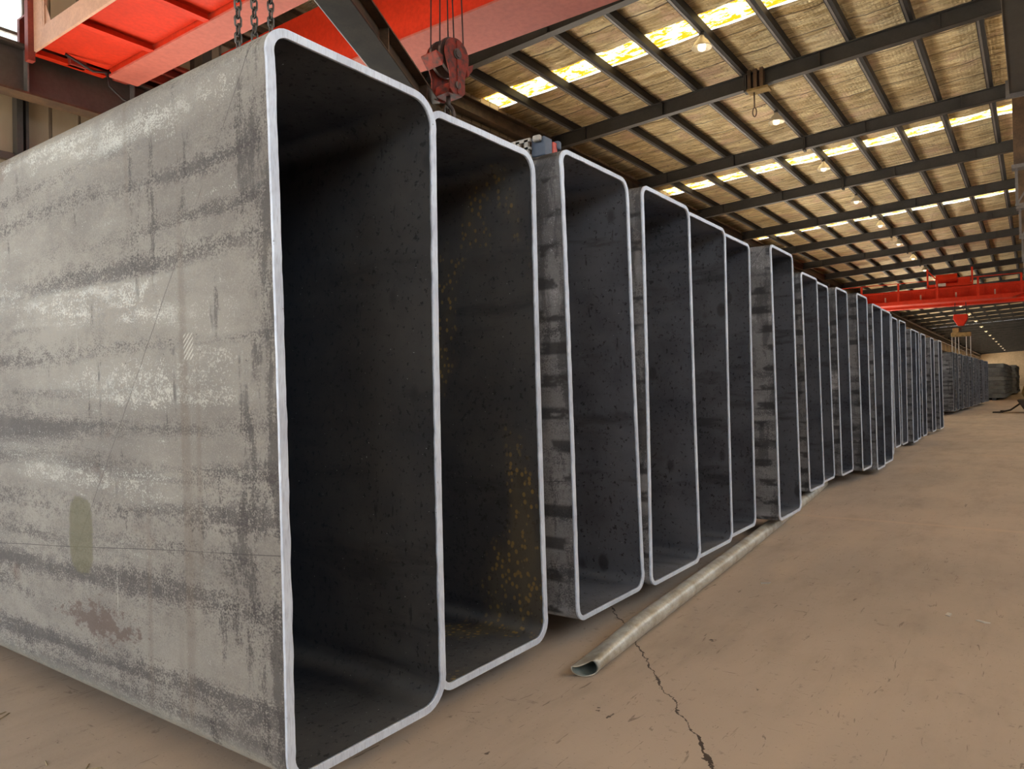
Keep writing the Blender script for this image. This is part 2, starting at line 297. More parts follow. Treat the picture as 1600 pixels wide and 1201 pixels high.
# ------------------------------------------------------------------ mesh helpers
class B:
    def __init__(s): s.bm = bmesh.new(); s.mi = 0
    def faces(s, vs, fs):
        v = [s.bm.verts.new(p) for p in vs]
        for f in fs:
            try:
                q = s.bm.faces.new([v[i] for i in f]); q.material_index = s.mi
            except ValueError: pass
        return s
    def box(s, x0, x1, y0, y1, z0, z1):
        p = [(x0, y0, z0), (x1, y0, z0), (x1, y1, z0), (x0, y1, z0), (x0, y0, z1), (x1, y0, z1), (x1, y1, z1), (x0, y1, z1)]
        return s.faces(p, [(0, 3, 2, 1), (4, 5, 6, 7), (0, 1, 5, 4), (1, 2, 6, 5), (2, 3, 7, 6), (3, 0, 4, 7)])
    def prism(s, poly, a, b):
        """poly: list of 2D points in the plane normal to a->b (local u,v)"""
        a = Vector(a); b = Vector(b); d = (b - a).normalized()
        up = Vector((0, 0, 1)) if abs(d.z) < 0.95 else Vector((0, 1, 0))
        u = d.cross(up).normalized(); v = u.cross(d)
        n = len(poly)
        P = [a + u * p[0] + v * p[1] for p in poly] + [b + u * p[0] + v * p[1] for p in poly]
        return s.faces(P, [tuple(range(n - 1, -1, -1)), tuple(range(n, 2 * n))] + [(i, (i + 1) % n, n + (i + 1) % n, n + i) for i in range(n)])
    def bar(s, a, b, w, h): return s.prism([(-w / 2, -h / 2), (w / 2, -h / 2), (w / 2, h / 2), (-w / 2, h / 2)], a, b)
    def ibeam(s, a, b, w, h, tf=0.02, tw=0.012):
        return s.prism([(-w/2, -h/2), (w/2, -h/2), (w/2, -h/2+tf), (tw/2, -h/2+tf), (tw/2, h/2-tf), (w/2, h/2-tf), (w/2, h/2), (-w/2, h/2), (-w/2, h/2-tf), (-tw/2, h/2-tf), (-tw/2, -h/2+tf), (-w/2, -h/2+tf)], a, b)
    def rod(s, a, b, r, n=8, r2=None):
        r2 = r if r2 is None else r2
        a = Vector(a); b = Vector(b); d = (b - a).normalized()
        up = Vector((0, 0, 1)) if abs(d.z) < 0.95 else Vector((0, 1, 0))
        u = d.cross(up).normalized(); v = u.cross(d)
        P = []
        for q, rr in ((a, r), (b, r2)):
            for i in range(n):
                t = 2 * PI * i / n; P.append(q + u * math.cos(t) * rr + v * math.sin(t) * rr)
        return s.faces(P, [tuple(range(n - 1, -1, -1)), tuple(range(n, 2 * n))] + [(i, (i + 1) % n, n + (i + 1) % n, n + i) for i in range(n)])
    def tube(s, pts, r, n=8, closed=False):
        pts = [Vector(p) for p in pts]; N = len(pts); rings = []
        pu = None
        for i, p in enumerate(pts):
            d = (pts[(i + 1) % N] - pts[i - 1]) if closed else (pts[min(i + 1, N - 1)] - pts[max(i - 1, 0)])
            d.normalize()
            if pu is None:
                up = Vector((0, 0, 1)) if abs(d.z) < 0.9 else Vector((0, 1, 0)); u = d.cross(up).normalized()
            else: u = (pu - d * pu.dot(d)).normalized()
            pu = u; v = d.cross(u)
            rings.append([s.bm.verts.new(p + u * math.cos(2*PI*k/n) * r + v * math.sin(2*PI*k/n) * r) for k in range(n)])
        for i in range(N if closed else N - 1):
            A = rings[i]; Bq = rings[(i + 1) % N]
            for k in range(n):
                f = s.bm.faces.new((A[k], A[(k + 1) % n], Bq[(k + 1) % n], Bq[k])); f.material_index = s.mi; f.smooth = True
        if not closed:
            s.bm.faces.new(rings[0][::-1]).material_index = s.mi; s.bm.faces.new(rings[-1]).material_index = s.mi
        return s
    def lathe(s, prof, n=16, o=(0, 0, 0)):
        rings = []
        for r, z in prof:
            rings.append([s.bm.verts.new((o[0] + r * math.cos(2*PI*k/n), o[1] + r * math.sin(2*PI*k/n), o[2] + z)) for k in range(n)])
        for A, Bq in zip(rings, rings[1:]):
            for k in range(n):
                f = s.bm.faces.new((A[k], A[(k + 1) % n], Bq[(k + 1) % n], Bq[k])); f.smooth = True; f.material_index = s.mi
        s.bm.faces.new(rings[0][::-1]); s.bm.faces.new(rings[-1])
        return s
    def done(s, name, mats, parent=None, loc=None, bevel=0, smooth=False, world=True):
        bmesh.ops.recalc_face_normals(s.bm, faces=s.bm.faces)
        me = bpy.data.meshes.new(name)
        if loc is not None and world:
            bmesh.ops.translate(s.bm, vec=-Vector(loc), verts=s.bm.verts)
        s.bm.to_mesh(me); s.bm.free()
        for m in (mats if isinstance(mats, (list, tuple)) else [mats]): me.materials.append(m)
        o = bpy.data.objects.new(name, me); C.objects.link(o)
        if loc is not None: o.location = loc
        if parent is not None: o.parent = parent
        if bevel:
            bv = o.modifiers.new('bevel', 'BEVEL'); bv.width = bevel; bv.segments = 2; bv.limit_method = 'ANGLE'
        if smooth:
            for p in me.polygons: p.use_smooth = True
        return o

def tag(o, label, cat, group=None, kind=None):
    if label: o['label'] = label
    if cat: o['category'] = cat
    if group: o['group'] = group
    if kind: o['kind'] = kind
    return o
def thing(name, loc, label, cat, group=None):
    o = bpy.data.objects.new(name, None); C.objects.link(o); o.location = loc; o.empty_display_size = 0.1
    return tag(o, label, cat, group)
def copy_tree(o, loc, label=None):
    r = o.copy(); C.objects.link(r); r.location = loc
    if label: r['label'] = label
    for ch in list(o.children):
        c = ch.copy(); C.objects.link(c); c.parent = r
        for g in list(ch.children):
            d = g.copy(); C.objects.link(d); d.parent = c
    return r
def struct(o, label=None):
    o['kind'] = 'structure'
    if label: o['label'] = label
    return o
ORD = ['first','second','third','fourth','fifth','sixth','seventh','eighth','ninth','tenth','eleventh','twelfth','thirteenth','fourteenth','fifteenth','sixteenth','seventeenth','eighteenth','nineteenth','twentieth','twenty-first','twenty-second','twenty-third','twenty-fourth','twenty-fifth','twenty-sixth','twenty-seventh','twenty-eighth','twenty-ninth','thirtieth','thirty-first','thirty-second','thirty-third','thirty-fourth','thirty-fifth','thirty-sixth','thirty-seventh','thirty-eighth','thirty-ninth','fortieth','forty-first']

# ------------------------------------------------------------------ structure: floor, walls, roof
XE = 240.0; YL = 12.3; YR = -9.0
def roofz(y): return CAMZ + 8.76 - 0.055 * y
b = B(); b.faces([(-40, -40, 0), (XE + 5, -40, 0), (XE + 5, 60, 0), (-40, 60, 0)], [(0, 1, 2, 3)])
struct(b.done('floor', M['floor']))

# ceiling: foil sheet with open strips where the skylights sit (every second bay)
sky_x = [16.4 + 12 * k for k in range(-1, 18)]
b = B()
segs = []; x0 = -8.0
for s_ in sky_x:
    segs.append((x0, s_ - 0.45)); x0 = s_ + 0.45
segs.append((x0, XE))
for (a, e) in segs:
    near = e < 70
    nx = max(1, int((e - a) / (0.30 if near else 3.0))); ny = int((YL - YR) / (0.33 if near else 1.3))
    grid = []
    for i in range(nx + 1):
        col = []
        for j in range(ny + 1):
            X = a + (e - a) * i / nx; Y = YR + (YL - YR) * j / ny
            z = roofz(Y)
            if near:
                pin = abs(math.sin(PI * (Y - 0.86) / 1.305))
                z -= pin * (0.030 + 0.045 * mnoise.noise(Vector((X * 1.3, Y * 0.9, 3)))) - 0.02
            col.append(b.bm.verts.new((X, Y, z)))
        grid.append(col)
    for i in range(nx):
        for j in range(ny):
            f = b.bm.faces.new((grid[i][j], grid[i][j+1], grid[i+1][j+1], grid[i+1][j])); f.smooth = True
ceil = b.done('ceiling', M['foil']); struct(ceil)
for k, s_ in enumerate(sky_x):
    b = B(); b.faces([(s_ - 0.47, YR, roofz(YR) + .06), (s_ + 0.47, YR, roofz(YR) + .06), (s_ + 0.47, YL, roofz(YL) + .06), (s_ - 0.47, YL, roofz(YL) + .06)], [(0, 1, 2, 3)])
    struct(b.done('window_%d' % (k + 1), M['skylight']), 'narrow yellowed skylight strip running across the roof slope')

# left wall: sheet with a strip window above the runway and hidden low openings
WZ0, WZ1 = CAMZ + 5.22, CAMZ + 6.15
b = B()
b.box(-12, XE, YL, YL + .08, WZ1, roofz(YL) + .1)
b.box(-12, 12, YL, YL + .08, 4.1, WZ0); b.box(-12, 12, YL, YL + .08, 0, .4); [b.box(xq, xq + .5, YL, YL + .08, .4, 4.1) for xq in (-12, -6, 0, 6, 11.5)]; b.box(4.75, 12, YL, YL + .08, WZ0, WZ1)  # low openings out of view, added to brighten the ceiling
b.box(12, XE, YL, YL + .08, 4.6, WZ1); b.box(12, XE, YL, YL + .08, 0, .4)  # further along, the same unseen openings added for light on the foil
for k in range(19): b.box(12 + 12 * k, 13.2 + 12 * k, YL, YL + .08, .4, 4.6)
struct(b.done('wall_left', M['wall']))
b = B(); b.box(-12, 4.75, YL + .03, YL + .04, WZ0, WZ1)
wnd = struct(b.done('window_20', M['glass']), 'glaring strip window above the left crane runway')
b = B()
for zz in (WZ0 + .02, CAMZ + 5.50, WZ1 - .02): b.box(-12, 4.75, YL - .02, YL + .03, zz - .025, zz + .025)
for xx in range(-12, 5, 2): b.box(xx + .7, xx + .76, YL - .02, YL + .03, WZ0, WZ1)
b.done('window_frame', M['flange'], wnd)
b = B()
xx = 12.0
while xx < XE: b.box(xx, xx + .35, YL - .04, YL, CAMZ + 4.9, CAMZ + 6.6); xx += 6
struct(b.done('trim_1', M['wall_far']), 'row of pale upright posts along the upper left wall')
b = B()
for k in range(18):
    for q in range(1, 8): b.box(13.2 + 12 * k + q * 1.35, 13.26 + 12 * k + q * 1.35, YL, YL + .05, .4, 4.6)
struct(b.done('trim_2', M['flange']))
b = B(); b.box(XE, XE + .2, YR, YL, 0, 12)
struct(b.done('wall_far', M['wall_far']))
b = B(); b.box(-8, 44, YR - .1, YR, 0, 5.2); b.box(44, XE, YR - .1, YR, 0, 11)  # unseen wall, added to cut low light and let it in high
struct(b.done('wall_right', M['wall']))
b = B(); b.box(-8.1, -8, YR, YL, 6.6, 9.2); b.box(-8.1, -8, YR, -3.0, 0, 6.6)  # unseen end wall, opened low so sunlit ground lights the crane from below
struct(b.done('wall_back', M['wall']))
# eave beams along the left wall top
b = B()
b.ibeam((-3, YL - .25, CAMZ + 7.55), (XE, YL - .25, CAMZ + 7.55), .3, .4); b.ibeam((-3, YL - .15, CAMZ + 6.75), (XE, YL - .15, CAMZ + 6.75), .2, .25)
b.bar((-3, YL - .12, CAMZ + 7.15), (XE, YL - .12, CAMZ + 7.15), .12, .12)
struct(b.done('trim_3', M['rusty']), 'dark rusty eave beams along the top of the left wall')
b = B(); b.bar((-3, YL - .06, CAMZ + 3.62), (30, YL - .06, CAMZ + 3.62), .08, .1); b.bar((-3, YL - .06, CAMZ + 2.9), (30, YL - .06, CAMZ + 2.9), .1, .5)
struct(b.done('trim_4', M['runway']), 'horizontal wall rails on the left wall')

# rafters: I-section with flanges, a bolted splice at mid-span and small clips
rl = 'dark steel roof rafter crossing the hall, %s from the near end'
RX = [1.4 + 6 * k for k in range(40)]
def rafter_y(y): return roofz(y) - 0.20 - 0.20
ra = None
for k, X in enumerate(RX):
    lab = rl % ORD[k]
    if ra is None:
        ra = thing('roof_rafter', (X, 0, 0), lab, 'roof rafter', 'steel rafters across the roof')
        b = B(); b.prism([(-.01, -.19), (.01, -.19), (.01, .19), (-.01, .19)], (0, YR, rafter_y(YR)), (0, YL - .1, rafter_y(YL - .1)))
        b.done('web', M['beam'], ra)
        for sgn in (-1, 1):
            b = B(); b.prism([(-.10, -.011), (.10, -.011), (.10, .011), (-.10, .011)], (0, YR, rafter_y(YR) + sgn * .19), (0, YL - .1, rafter_y(YL - .1) + sgn * .19))
            b.done('flange', M['beam'] if sgn > 0 else M['purlin'], ra)
        b = B(); b.box(-.12, .12, 6.02, 6.05, rafter_y(6) - .27, rafter_y(6) + .22); b.box(-.12, .12, 6.06, 6.09, rafter_y(6) - .27, rafter_y(6) + .22)
        b.done('splice_plate', M['purlin'], ra)
        for yy in (1.6, 4.2, 8.4, 10.9):
            b = B(); b.box(-.105, -.01, yy - .01, yy + .01, rafter_y(yy) - .18, rafter_y(yy) + .18); b.done('stiffener', M['purlin'], ra)
    else: copy_tree(ra, (X, 0, 0), lab)
# purlins
pl = 'long dark roof purlin under the foil, %s'
PYS = [0.86 + 1.305 * j for j in range(-3, 9)]
for j, Y in enumerate(PYS):
    lab = pl % (ORD[11 - j] + ' from the left wall')
    z = roofz(Y)
    b = B(); b.prism([(-.11, -.2), (.05, -.2), (.05, 0), (-.11, 0)], (-8, Y, z - .003), (XE, Y, z - .003))  # body widened so its black also covers the shaded gap
    p = thing('roof_purlin', (0, Y, z), lab, 'roof purlin', 'long purlins under the foil roof')
    o = b.done('web', M['shade_black'], p); o.location = (0, -Y, -z)
    b = B(); b.box(-8, XE, Y + .035, Y + .085, z - .213, z - .2035); o = b.done('lower_lip', M['flange'], p); o.location = (0, -Y, -z)

# ------------------------------------------------------------------ left crane runway and wall columns
rw = thing('crane_runway', (0, 11.6, CAMZ + 4.33), 'grey brown steel runway girder along the left wall carrying the crane', 'runway girder')
def under(o, root):
    o.parent = root; o.location = Vector(o.location) - Vector(root.location); return o
b = B(); b.box(-6, XE - 2, 11.59, 11.61, CAMZ + 4.36, CAMZ + 4.98); under(b.done('web', M['runway']), rw)
b = B(); b.box(-6, XE - 2, 11.45, 11.75, CAMZ + 4.33, CAMZ + 4.36); under(b.done('bottom_flange', M['rusty']), rw)
b = B(); b.box(-6, XE - 2, 11.45, 11.75, CAMZ + 4.98, CAMZ + 5.01); under(b.done('top_flange', M['runway']), rw)
b = B(); b.box(-6, XE - 2, 11.56, 11.64, CAMZ + 5.01, CAMZ + 5.07); under(b.done('rail', M['rusty']), rw)
for k in range(40):
    X = 5.95 + 1.5 * k - 9
    b = B(); b.box(X - .01, X + .01, 11.46, 11.585, CAMZ + 4.36, CAMZ + 4.98); under(b.done('stiffener', M['flange']), rw)
col0 = None
for k in range(1, 14):
    X = 1.4 + 6 * k
    lab = 'dark wall column under the left runway, %s from near end' % ORD[k - 1]
    if col0 is None:
        col0 = thing('wall_column', (X, 11.95, 0), lab, 'column', 'steel columns along the left wall')
        b = B(); b.box(-.09, .09, -.2, -.185, 0, CAMZ + 7.2); b.box(-.09, .09, .185, .2, 0, CAMZ + 7.2); b.box(-.008, .008, -.185, .185, 0, CAMZ + 7.2); b.done('shaft', M['runway'], col0)
        b = B(); b.box(-.12, .12, -.5, -.2, CAMZ + 4.05, CAMZ + 4.32); b.done('bracket', M['runway'], col0)
    else: copy_tree(col0, (X, 11.95, 0), lab)
b = B(); b.box(4.55, 4.63, 12.12, 12.28, 0, CAMZ + 4.9); b.box(4.68, 4.72, 12.15, 12.28, 0, CAMZ + 4.9)
tag(b.done('wall_post', M['beam'], loc=(4.6, 12.2, 0)), 'slim dark upright post against the beige left wall below the runway', 'post')

# ------------------------------------------------------------------ right side: runway girder overhead, column heads
rg = thing('crane_runway', (0, 0, CAMZ + 6.2), 'dark steel girder overhead at the right edge with a pale end plate', 'runway girder')
b = B(); b.box(-6, 19.1, -.02, .0, CAMZ + 6.22, CAMZ + 7.0); under(b.done('web', M['beam']), rg)
b = B(); b.box(-6, 19.1, -.32, .32, CAMZ + 6.2, CAMZ + 6.225); under(b.done('bottom_flange', M['beam']), rg)
b = B(); b.box(-6, 19.1, -.32, .32, CAMZ + 7.0, CAMZ + 7.02); under(b.done('top_flange', M['beam']), rg)
b = B(); b.box(-6, 19.1, .315, .325, CAMZ + 6.18, CAMZ + 6.235); under(b.done('edge_strip', M['flange']), rg)
b = B(); b.box(19.1, 19.16, -.5, .39, CAMZ + 6.1, CAMZ + 6.5); under(b.done('end_plate', M['flange']), rg)
c0 = None
for k in range(0, 36):
    X = 25.4 + 6 * k
    lab = 'brown column head at the right edge, %s from the near end' % ORD[k]
    if c0 is None:
        c0 = thing('wall_column', (X, 0, 0), lab, 'column', 'columns along the right side')
        b = B(); b.box(-.15, .15, -1.7, -1.3, 0, CAMZ + 5.0); b.done('shaft', M['runway'], c0)
        b = B(); b.box(-.15, .15, -1.7, .37, CAMZ + 6.15, CAMZ + 8.3); b.done('head', M['rusty'], c0)
        b = B(); b.box(-.2, .2, -1.7, .42, CAMZ + 6.05, CAMZ + 6.15); b.done('cap_plate', M['flange'], c0)
        for yy in (.28, -.25):
            b = B(); b.box(-.03, .03, yy, yy + .07, CAMZ + 5.0, CAMZ + 6.05); b.done('brace', M['flange'], c0)
        b = B(); b.box(-.03, .03, -.3, .36, CAMZ + 5.0, CAMZ + 5.07); b.bar((0, .3, CAMZ + 5.07), (0, -.2, CAMZ + 6.0), .04, .04); b.done('brace', M['flange'], c0)
        b = B(); b.box(-.2, .2, -1.7, .0, CAMZ + 4.9, CAMZ + 5.0); b.box(-.15, .15, -1.7, -1.3, CAMZ + 5.0, CAMZ + 6.05); b.done('seat', M['runway'], c0)
    else: copy_tree(c0, (X, 0, 0), lab)

# ------------------------------------------------------------------ rectangular steel tubes
TL = 8.0; TH = 2.0; WT = 0.021
def tube_profile(xtl, xbl, xtr, xbr, zb, H, r_l, r_r, t, nseg, jit, seed):
    """outer and inner loops as (x, z), the same number of points each"""
    def loop(off, jj):
        pts = []
        def side_x(left, z):
            f = (z - zb) / H
            bow = 0.006 * math.sin(PI * f) * (1 if left else -1)
            return (xbl + (xtl - xbl) * f + bow + off) if left else (xbr + (xtr - xbr) * f + bow - off)
        corners = [('bl', r_l), ('br', r_r), ('tr', r_r), ('tl', r_l)]
        z0 = zb + off; z1 = zb + H - off
        def arc(cxz, r, a0, a1, n=7):
            for i in range(n + 1):
                a = a0 + (a1 - a0) * i / n
                pts.append((cxz[0] + r * math.cos(a), cxz[1] + r * math.sin(a)))
        rl = r_l - off; rr = r_r - off
        arc((side_x(True, z0) + rl, z0 + rl), rl, PI, 1.5 * PI)
        xa = side_x(True, z0) + rl; xb = side_x(False, z0) - rr
        for i in range(1, 8): pts.append((xa + (xb - xa) * i / 8, z0))
        arc((side_x(False, z0) - rr, z0 + rr), rr, 1.5 * PI, 2 * PI)
        za = z0 + rr; zc = z1 - rr
        for i in range(1, nseg):
            z = za + (zc - za) * i / nseg; pts.append((side_x(False, z) + jj * mnoise.noise(Vector((seed, z * 21, off * 50))), z))
        arc((side_x(False, z1) - rr, z1 - rr), rr, 0, .5 * PI)
        xa = side_x(False, z1) - rr; xb = side_x(True, z1) + rl
        for i in range(1, 8): pts.append((xa + (xb - xa) * i / 8, z1 + jj * mnoise.noise(Vector((seed + 4, i * 1.7, off * 50)))))
        arc((side_x(True, z1) + rl, z1 - rl), rl, .5 * PI, PI)
        za = z1 - rl; zc = z0 + rl
        for i in range(1, nseg):
            z = za + (zc - za) * i / nseg; pts.append((side_x(True, z) + jj * mnoise.noise(Vector((seed + 9, z * 21, off * 50))), z))
        return pts
    return loop(0, jit * .3), loop(t, jit)
def make_tube(xtl, xtr, xbl, xbr, y0, zb, label, light=False, spots=False, length=TL, H=TH, nseg=26, rl=.072, rr=.085, t=WT, group=None, jit=.004, cat='steel tube'):
    seed = xtl * 3.7
    ox = (xbl + xbr) / 2
    out, inn = tube_profile(xtl - ox, xbl - ox, xtr - ox, xbr - ox, 0, H, rl, rr, t, nseg, jit, seed)
    n = len(out); E_ = 0.010
    b = B(); bm = b.bm
    def ring(pts, y): return [bm.verts.new((p[0], y, p[1])) for p in pts]
    o0 = ring(out, E_); o1 = ring(out, length); i0 = ring(inn, E_); i1 = ring(inn, length)
    for k in range(n):
        q = (k + 1) % n
        f = bm.faces.new((o0[k], o0[q], o1[q], o1[k])); f.material_index = 0; f.smooth = True
        f = bm.faces.new((i0[q], i0[k], i1[k], i1[q])); f.material_index = 1; f.smooth = True
        f = bm.faces.new((o1[k], o1[q], i1[q], i1[k])); f.material_index = 2
        f = bm.faces.new((o0[q], o0[k], i0[k], i0[q])); f.material_index = 2
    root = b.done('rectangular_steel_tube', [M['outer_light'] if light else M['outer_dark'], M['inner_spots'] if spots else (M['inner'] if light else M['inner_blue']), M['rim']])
    root.location = (ox, y0, zb); tag(root, label, cat, group or 'rectangular steel tubes in the long front row')
    b = B(); bm = b.bm
    o0 = ring = [bm.verts.new((p[0], 0.0, p[1])) for p in out]; o1 = [bm.verts.new((p[0], E_, p[1])) for p in out]
    i0 = [bm.verts.new((p[0], 0.0, p[1])) for p in inn]; i1 = [bm.verts.new((p[0], E_, p[1])) for p in inn]
    for k in range(n):
        q = (k + 1) % n
        bm.faces.new((o0[k], o0[q], o1[q], o1[k])).smooth = True; bm.faces.new((i0[q], i0[k], i1[k], i1[q])).smooth = True
        bm.faces.new((i0[k], i0[q], o0[q], o0[k])); bm.faces.new((o1[k], o1[q], i1[q], i1[k]))
    rim = b.done('cut_edge', M['rim'], root); rim['label'] = 'bright ground cut edge'
    return root

TUBES = [  # xTL, xTR, xBL, xBR, y, zb, label
 (1.175, 1.836, 1.205, 1.832, 1.600, .076, 'nearest steel tube, pale mottled grey side with long dark scale streaks', True, False, .072, .10),
 (1.862, 2.516, 1.862, 2.542, 1.658, .078, 'second steel tube, dark inside dotted with yellow rust spots', False, True, .072, .085),
 (2.607, 3.233, 2.667, 3.318, 1.590, .118, 'third steel tube, dark side showing, green smear at its top corner', False, False, .06, .075),
 (3.331, 3.950, 3.339, 4.002, 1.565, .118, 'fourth steel tube, its lower corner above the near part of the round pipe', False, False, .06, .07),
 (3.985, 4.638, 4.020, 4.647, 1.600, .115, 'fifth steel tube, two round dark patches on its inner wall', False, False, .06, .07),
 (4.655, 5.257, 4.665, 5.255, 1.640, .115, 'sixth steel tube, narrow opening just before the protruding seventh', False, False, .06, .06),
 (5.350, 5.943, 5.424, 6.029, 1.522, .122, 'seventh steel tube, protruding with barred dark marks on its side, resting over the pipe', False, False, .05, .06),
 (6.869, 7.461, 6.997, 7.569, 1.690, .128, 'eighth steel tube, after the wide gap, the pipe end showing below it', False, False, .05, .06),
 (7.500, 8.123, 7.600, 8.235, 1.735, .128, 'ninth steel tube of the front row, brownish inside and set back', False, False, .05, .06),
 (8.237, 8.814, 8.319, 8.923, 1.683, .134, '', False, False, .05, .06),
 (8.875, 9.485, 8.987, 9.544, 1.596, .125, '', False, False, .05, .06),
 (9.593, 10.214, 9.697, 10.253, 1.560, .066, '', False, False, .05, .06),
 (10.40, 11.10, 10.36, 11.044, 1.585, .072, '', False, False, .05, .06),
 (11.16, 11.73, 11.10, 11.66, 1.66, .10, '', False, False, .05, .06),
 (12.358, 12.924, 12.465, 13.010, 1.750, .120, '', False, False, .05, .06),
 (13.070, 13.753, 13.100, 13.696, 1.740, .120, '', False, False, .05, .06),
 (14.455, 15.10, 14.467, 15.10, 1.750, .060, '', False, False, .05, .06),
 (15.12, 15.70, 15.12, 15.66, 1.770, .066, '', False, False, .05, .06),
 (16.10, 16.815, 16.10, 16.721, 1.780, .070, '', False, False, .05, .06),
 (17.696, 18.299, 17.723, 18.337, 1.780, .066, '', False, False, .05, .06),
 (18.90, 19.573, 18.930, 19.637, 1.750, .060, '', False, False, .05, .06),
]
for i, T in enumerate(TUBES):
    lab = T[6] or ('dark rectangular steel tube, %s from the camera in the front row' % ORD[i])
    if i == len(TUBES) - 1: lab = 'last steel tube of the long front row, before the aisle gap'
    make_tube(T[0], T[1], T[2], T[3], T[4], T[5], lab, T[7], T[8], rl=T[9], rr=T[10], nseg=90 if i < 4 else 24, jit=.003 if i < 7 else .003, t=.0235 if i < 2 else .019)
# skids under the front row
SK = [(1.25, 2.5, .074), (2.7, 9.5, .113), (9.7, 11.65, .064), (12.5, 13.7, .118), (14.5, 19.6, .058)]
for i, (a, e, h) in enumerate(SK):
    for yy in (4.3, 7.8):
        b = B(); b.box(a, e, yy, yy + .1, 0, h - .001 + .003)
        tag(b.done('support_skid', M['skid'], loc=((a + e) / 2, yy, 0)), 'dark %s support skid under the front row of tubes, %s bar from the near end' % ('front' if yy < 5 else 'rear', ORD[i]), 'skid', 'support skids')

# second stack beyond the aisle gap
x = 28.6
sp = 0
proto = None
for k in range(20):
    y0 = 2.26 + random.uniform(-.05, .05) - .017 * k
    lab = 'dark steel tube in the second row beyond the front row, %s from its near end' % ORD[k]
    if k == 12: x += .9
    if proto is None:
        proto = make_tube(x, x + .62, x, x + .62, y0, .13, lab, nseg=6, rl=.05, rr=.05, group='steel tubes in the second row', length=6, t=.02)
        proto.children[0].data.materials[0] = M['rim_dull']
    else: copy_tree(proto, (x + .31, y0, .13), lab)
    x += .70 if k % 4 else .80
for yy, n in ((3.4, 'front'), (7.5, 'rear')):
    b = B(); b.box(28.5, x, yy, yy + .2, 0, .13); tag(b.done('support_skid', M['skid'], loc=(35, yy, 0)), 'dark %s support skid under the second row of tubes' % n, 'skid', 'support skids')
# stacks lying lengthwise further on
def stack(x0, y0, n, rows, wid, hgt, L, word):
    """flat tubes laid across the hall in layers, their open ends towards the aisle"""
    first = None
    for r_ in range(rows):
        for q in range(n):
            lab = 'flat tube in the %s, %s layer up, %s pile' % (word, ORD[r_], ORD[q])
            loc = (x0 + q * (wid + .10), y0 + .12 * ((r_ * 7 + q * 3) % 5) / 5, .14 + r_ * (hgt + .006))
            if first is None:
                t_ = .016; P = []
                for Y in (0, L):
                    for (a, c2) in ((0, 0), (wid, 0), (wid, hgt), (0, hgt)): P.append((a, Y, c2))
                    for (a, c2) in ((t_, t_), (wid - t_, t_), (wid - t_, hgt - t_), (t_, hgt - t_)): P.append((a, Y, c2))
                F = []
                for i in range(4):
                    j = (i + 1) % 4
                    F += [(i, j, 8 + j, 8 + i), (4 + j, 4 + i, 12 + i, 12 + j), (j, i, 4 + i, 4 + j), (8 + i, 8 + j, 12 + j, 12 + i)]
                b = B(); b.faces(P, F)
                first = b.done('flat_steel_tube', M['stack_steel'], bevel=.03); first.location = loc
                tag(first, lab, 'steel tube', 'flat tubes in the ' + word)
            else:
                o = first.copy(); C.objects.link(o); o.location = loc; o['label'] = lab
    for yy in (.5, L - .7):
        b = B(); b.box(x0, x0 + n * (wid + .10) - .1, y0 + yy, y0 + yy + .2, 0, .139)
        tag(b.done('support_skid', M['skid'], loc=(x0 + 1, y0 + yy, 0)), 'dark %s support skid under the %s' % ('front' if yy < 1 else 'rear', word), 'skid', 'support skids')
M['stack_steel'] = simple('grey_green_dusty_steel', (0.20, 0.20, 0.18), 0.42, 0.3, 0.6, 1.5)
stack(52, 1.42, 10, 8, 1.5, .25, 5, 'stack beyond the second row')
stack(72, 1.22, 6, 9, 2.2, .25, 5, 'far dark stack')

# ------------------------------------------------------------------ loose round pipe on the floor
pr = thing('round_pipe', (2.445, 1.43, 0.0), 'long pale galvanised round pipe with a dented open end lying on the floor', 'pipe')
b = B(); bm = b.bm
P0 = Vector((2.445, 1.43, 0)); P1 = Vector((8.4, 1.885, 0)); d = (P1 - P0).normalized(); u = d.cross(Vector((0, 0, 1)))
rings = []; ringi = []
NP = 40; NR = 24
for i in range(NP + 1):
    f = (i / NP) ** 1.6; p = P0.lerp(P1, f); s_ = (P1 - P0).length * f
    R = .044; sq = max(0, 1 - s_ / .5)
    for lst, rr in ((rings, R), (ringi, R - .0045)):
        rg_ = []
        for k in range(NR):
            a = 2 * PI * k / NR
            rx = rr * (1 + .05 * sq); rz = rr * (1 - .22 * sq)
            cx_ = math.cos(a) * rx; cz = math.sin(a) * rz
            if cz > 0: cz -= .022 * sq * max(0, math.cos((a - 1.95) * 1.6)) if abs(a - 1.95) < 0.98 else 0
            y_ = 0.03 * sq * sq * math.cos(a) if i == 0 else 0
            q = p + u * cx_ + Vector((0, 0, cz + R * (1 - .22 * sq) + .001)) + d * y_
            q += u * 0.024 * math.sin(PI * f)
            rg_.append(bm.verts.new(q))
        lst.append(rg_)
for i in range(NP):
    for k in range(NR):
        q = (k + 1) % NR
        f = bm.faces.new((rings[i][k], rings[i][q], rings[i+1][q], rings[i+1][k])); f.smooth = True
        f = bm.faces.new((ringi[i][q], ringi[i][k], ringi[i+1][k], ringi[i+1][q])); f.smooth = True; f.material_index = 1
for k in range(NR):
    q = (k + 1) % NR
    bm.faces.new((rings[0][q], rings[0][k], ringi[0][k], ringi[0][q])); bm.faces.new((rings[NP][k], rings[NP][q], ringi[NP][q], ringi[NP][k]))
under(b.done('pipe_wall', [M['pipe'], M['pipe_in']]), pr)

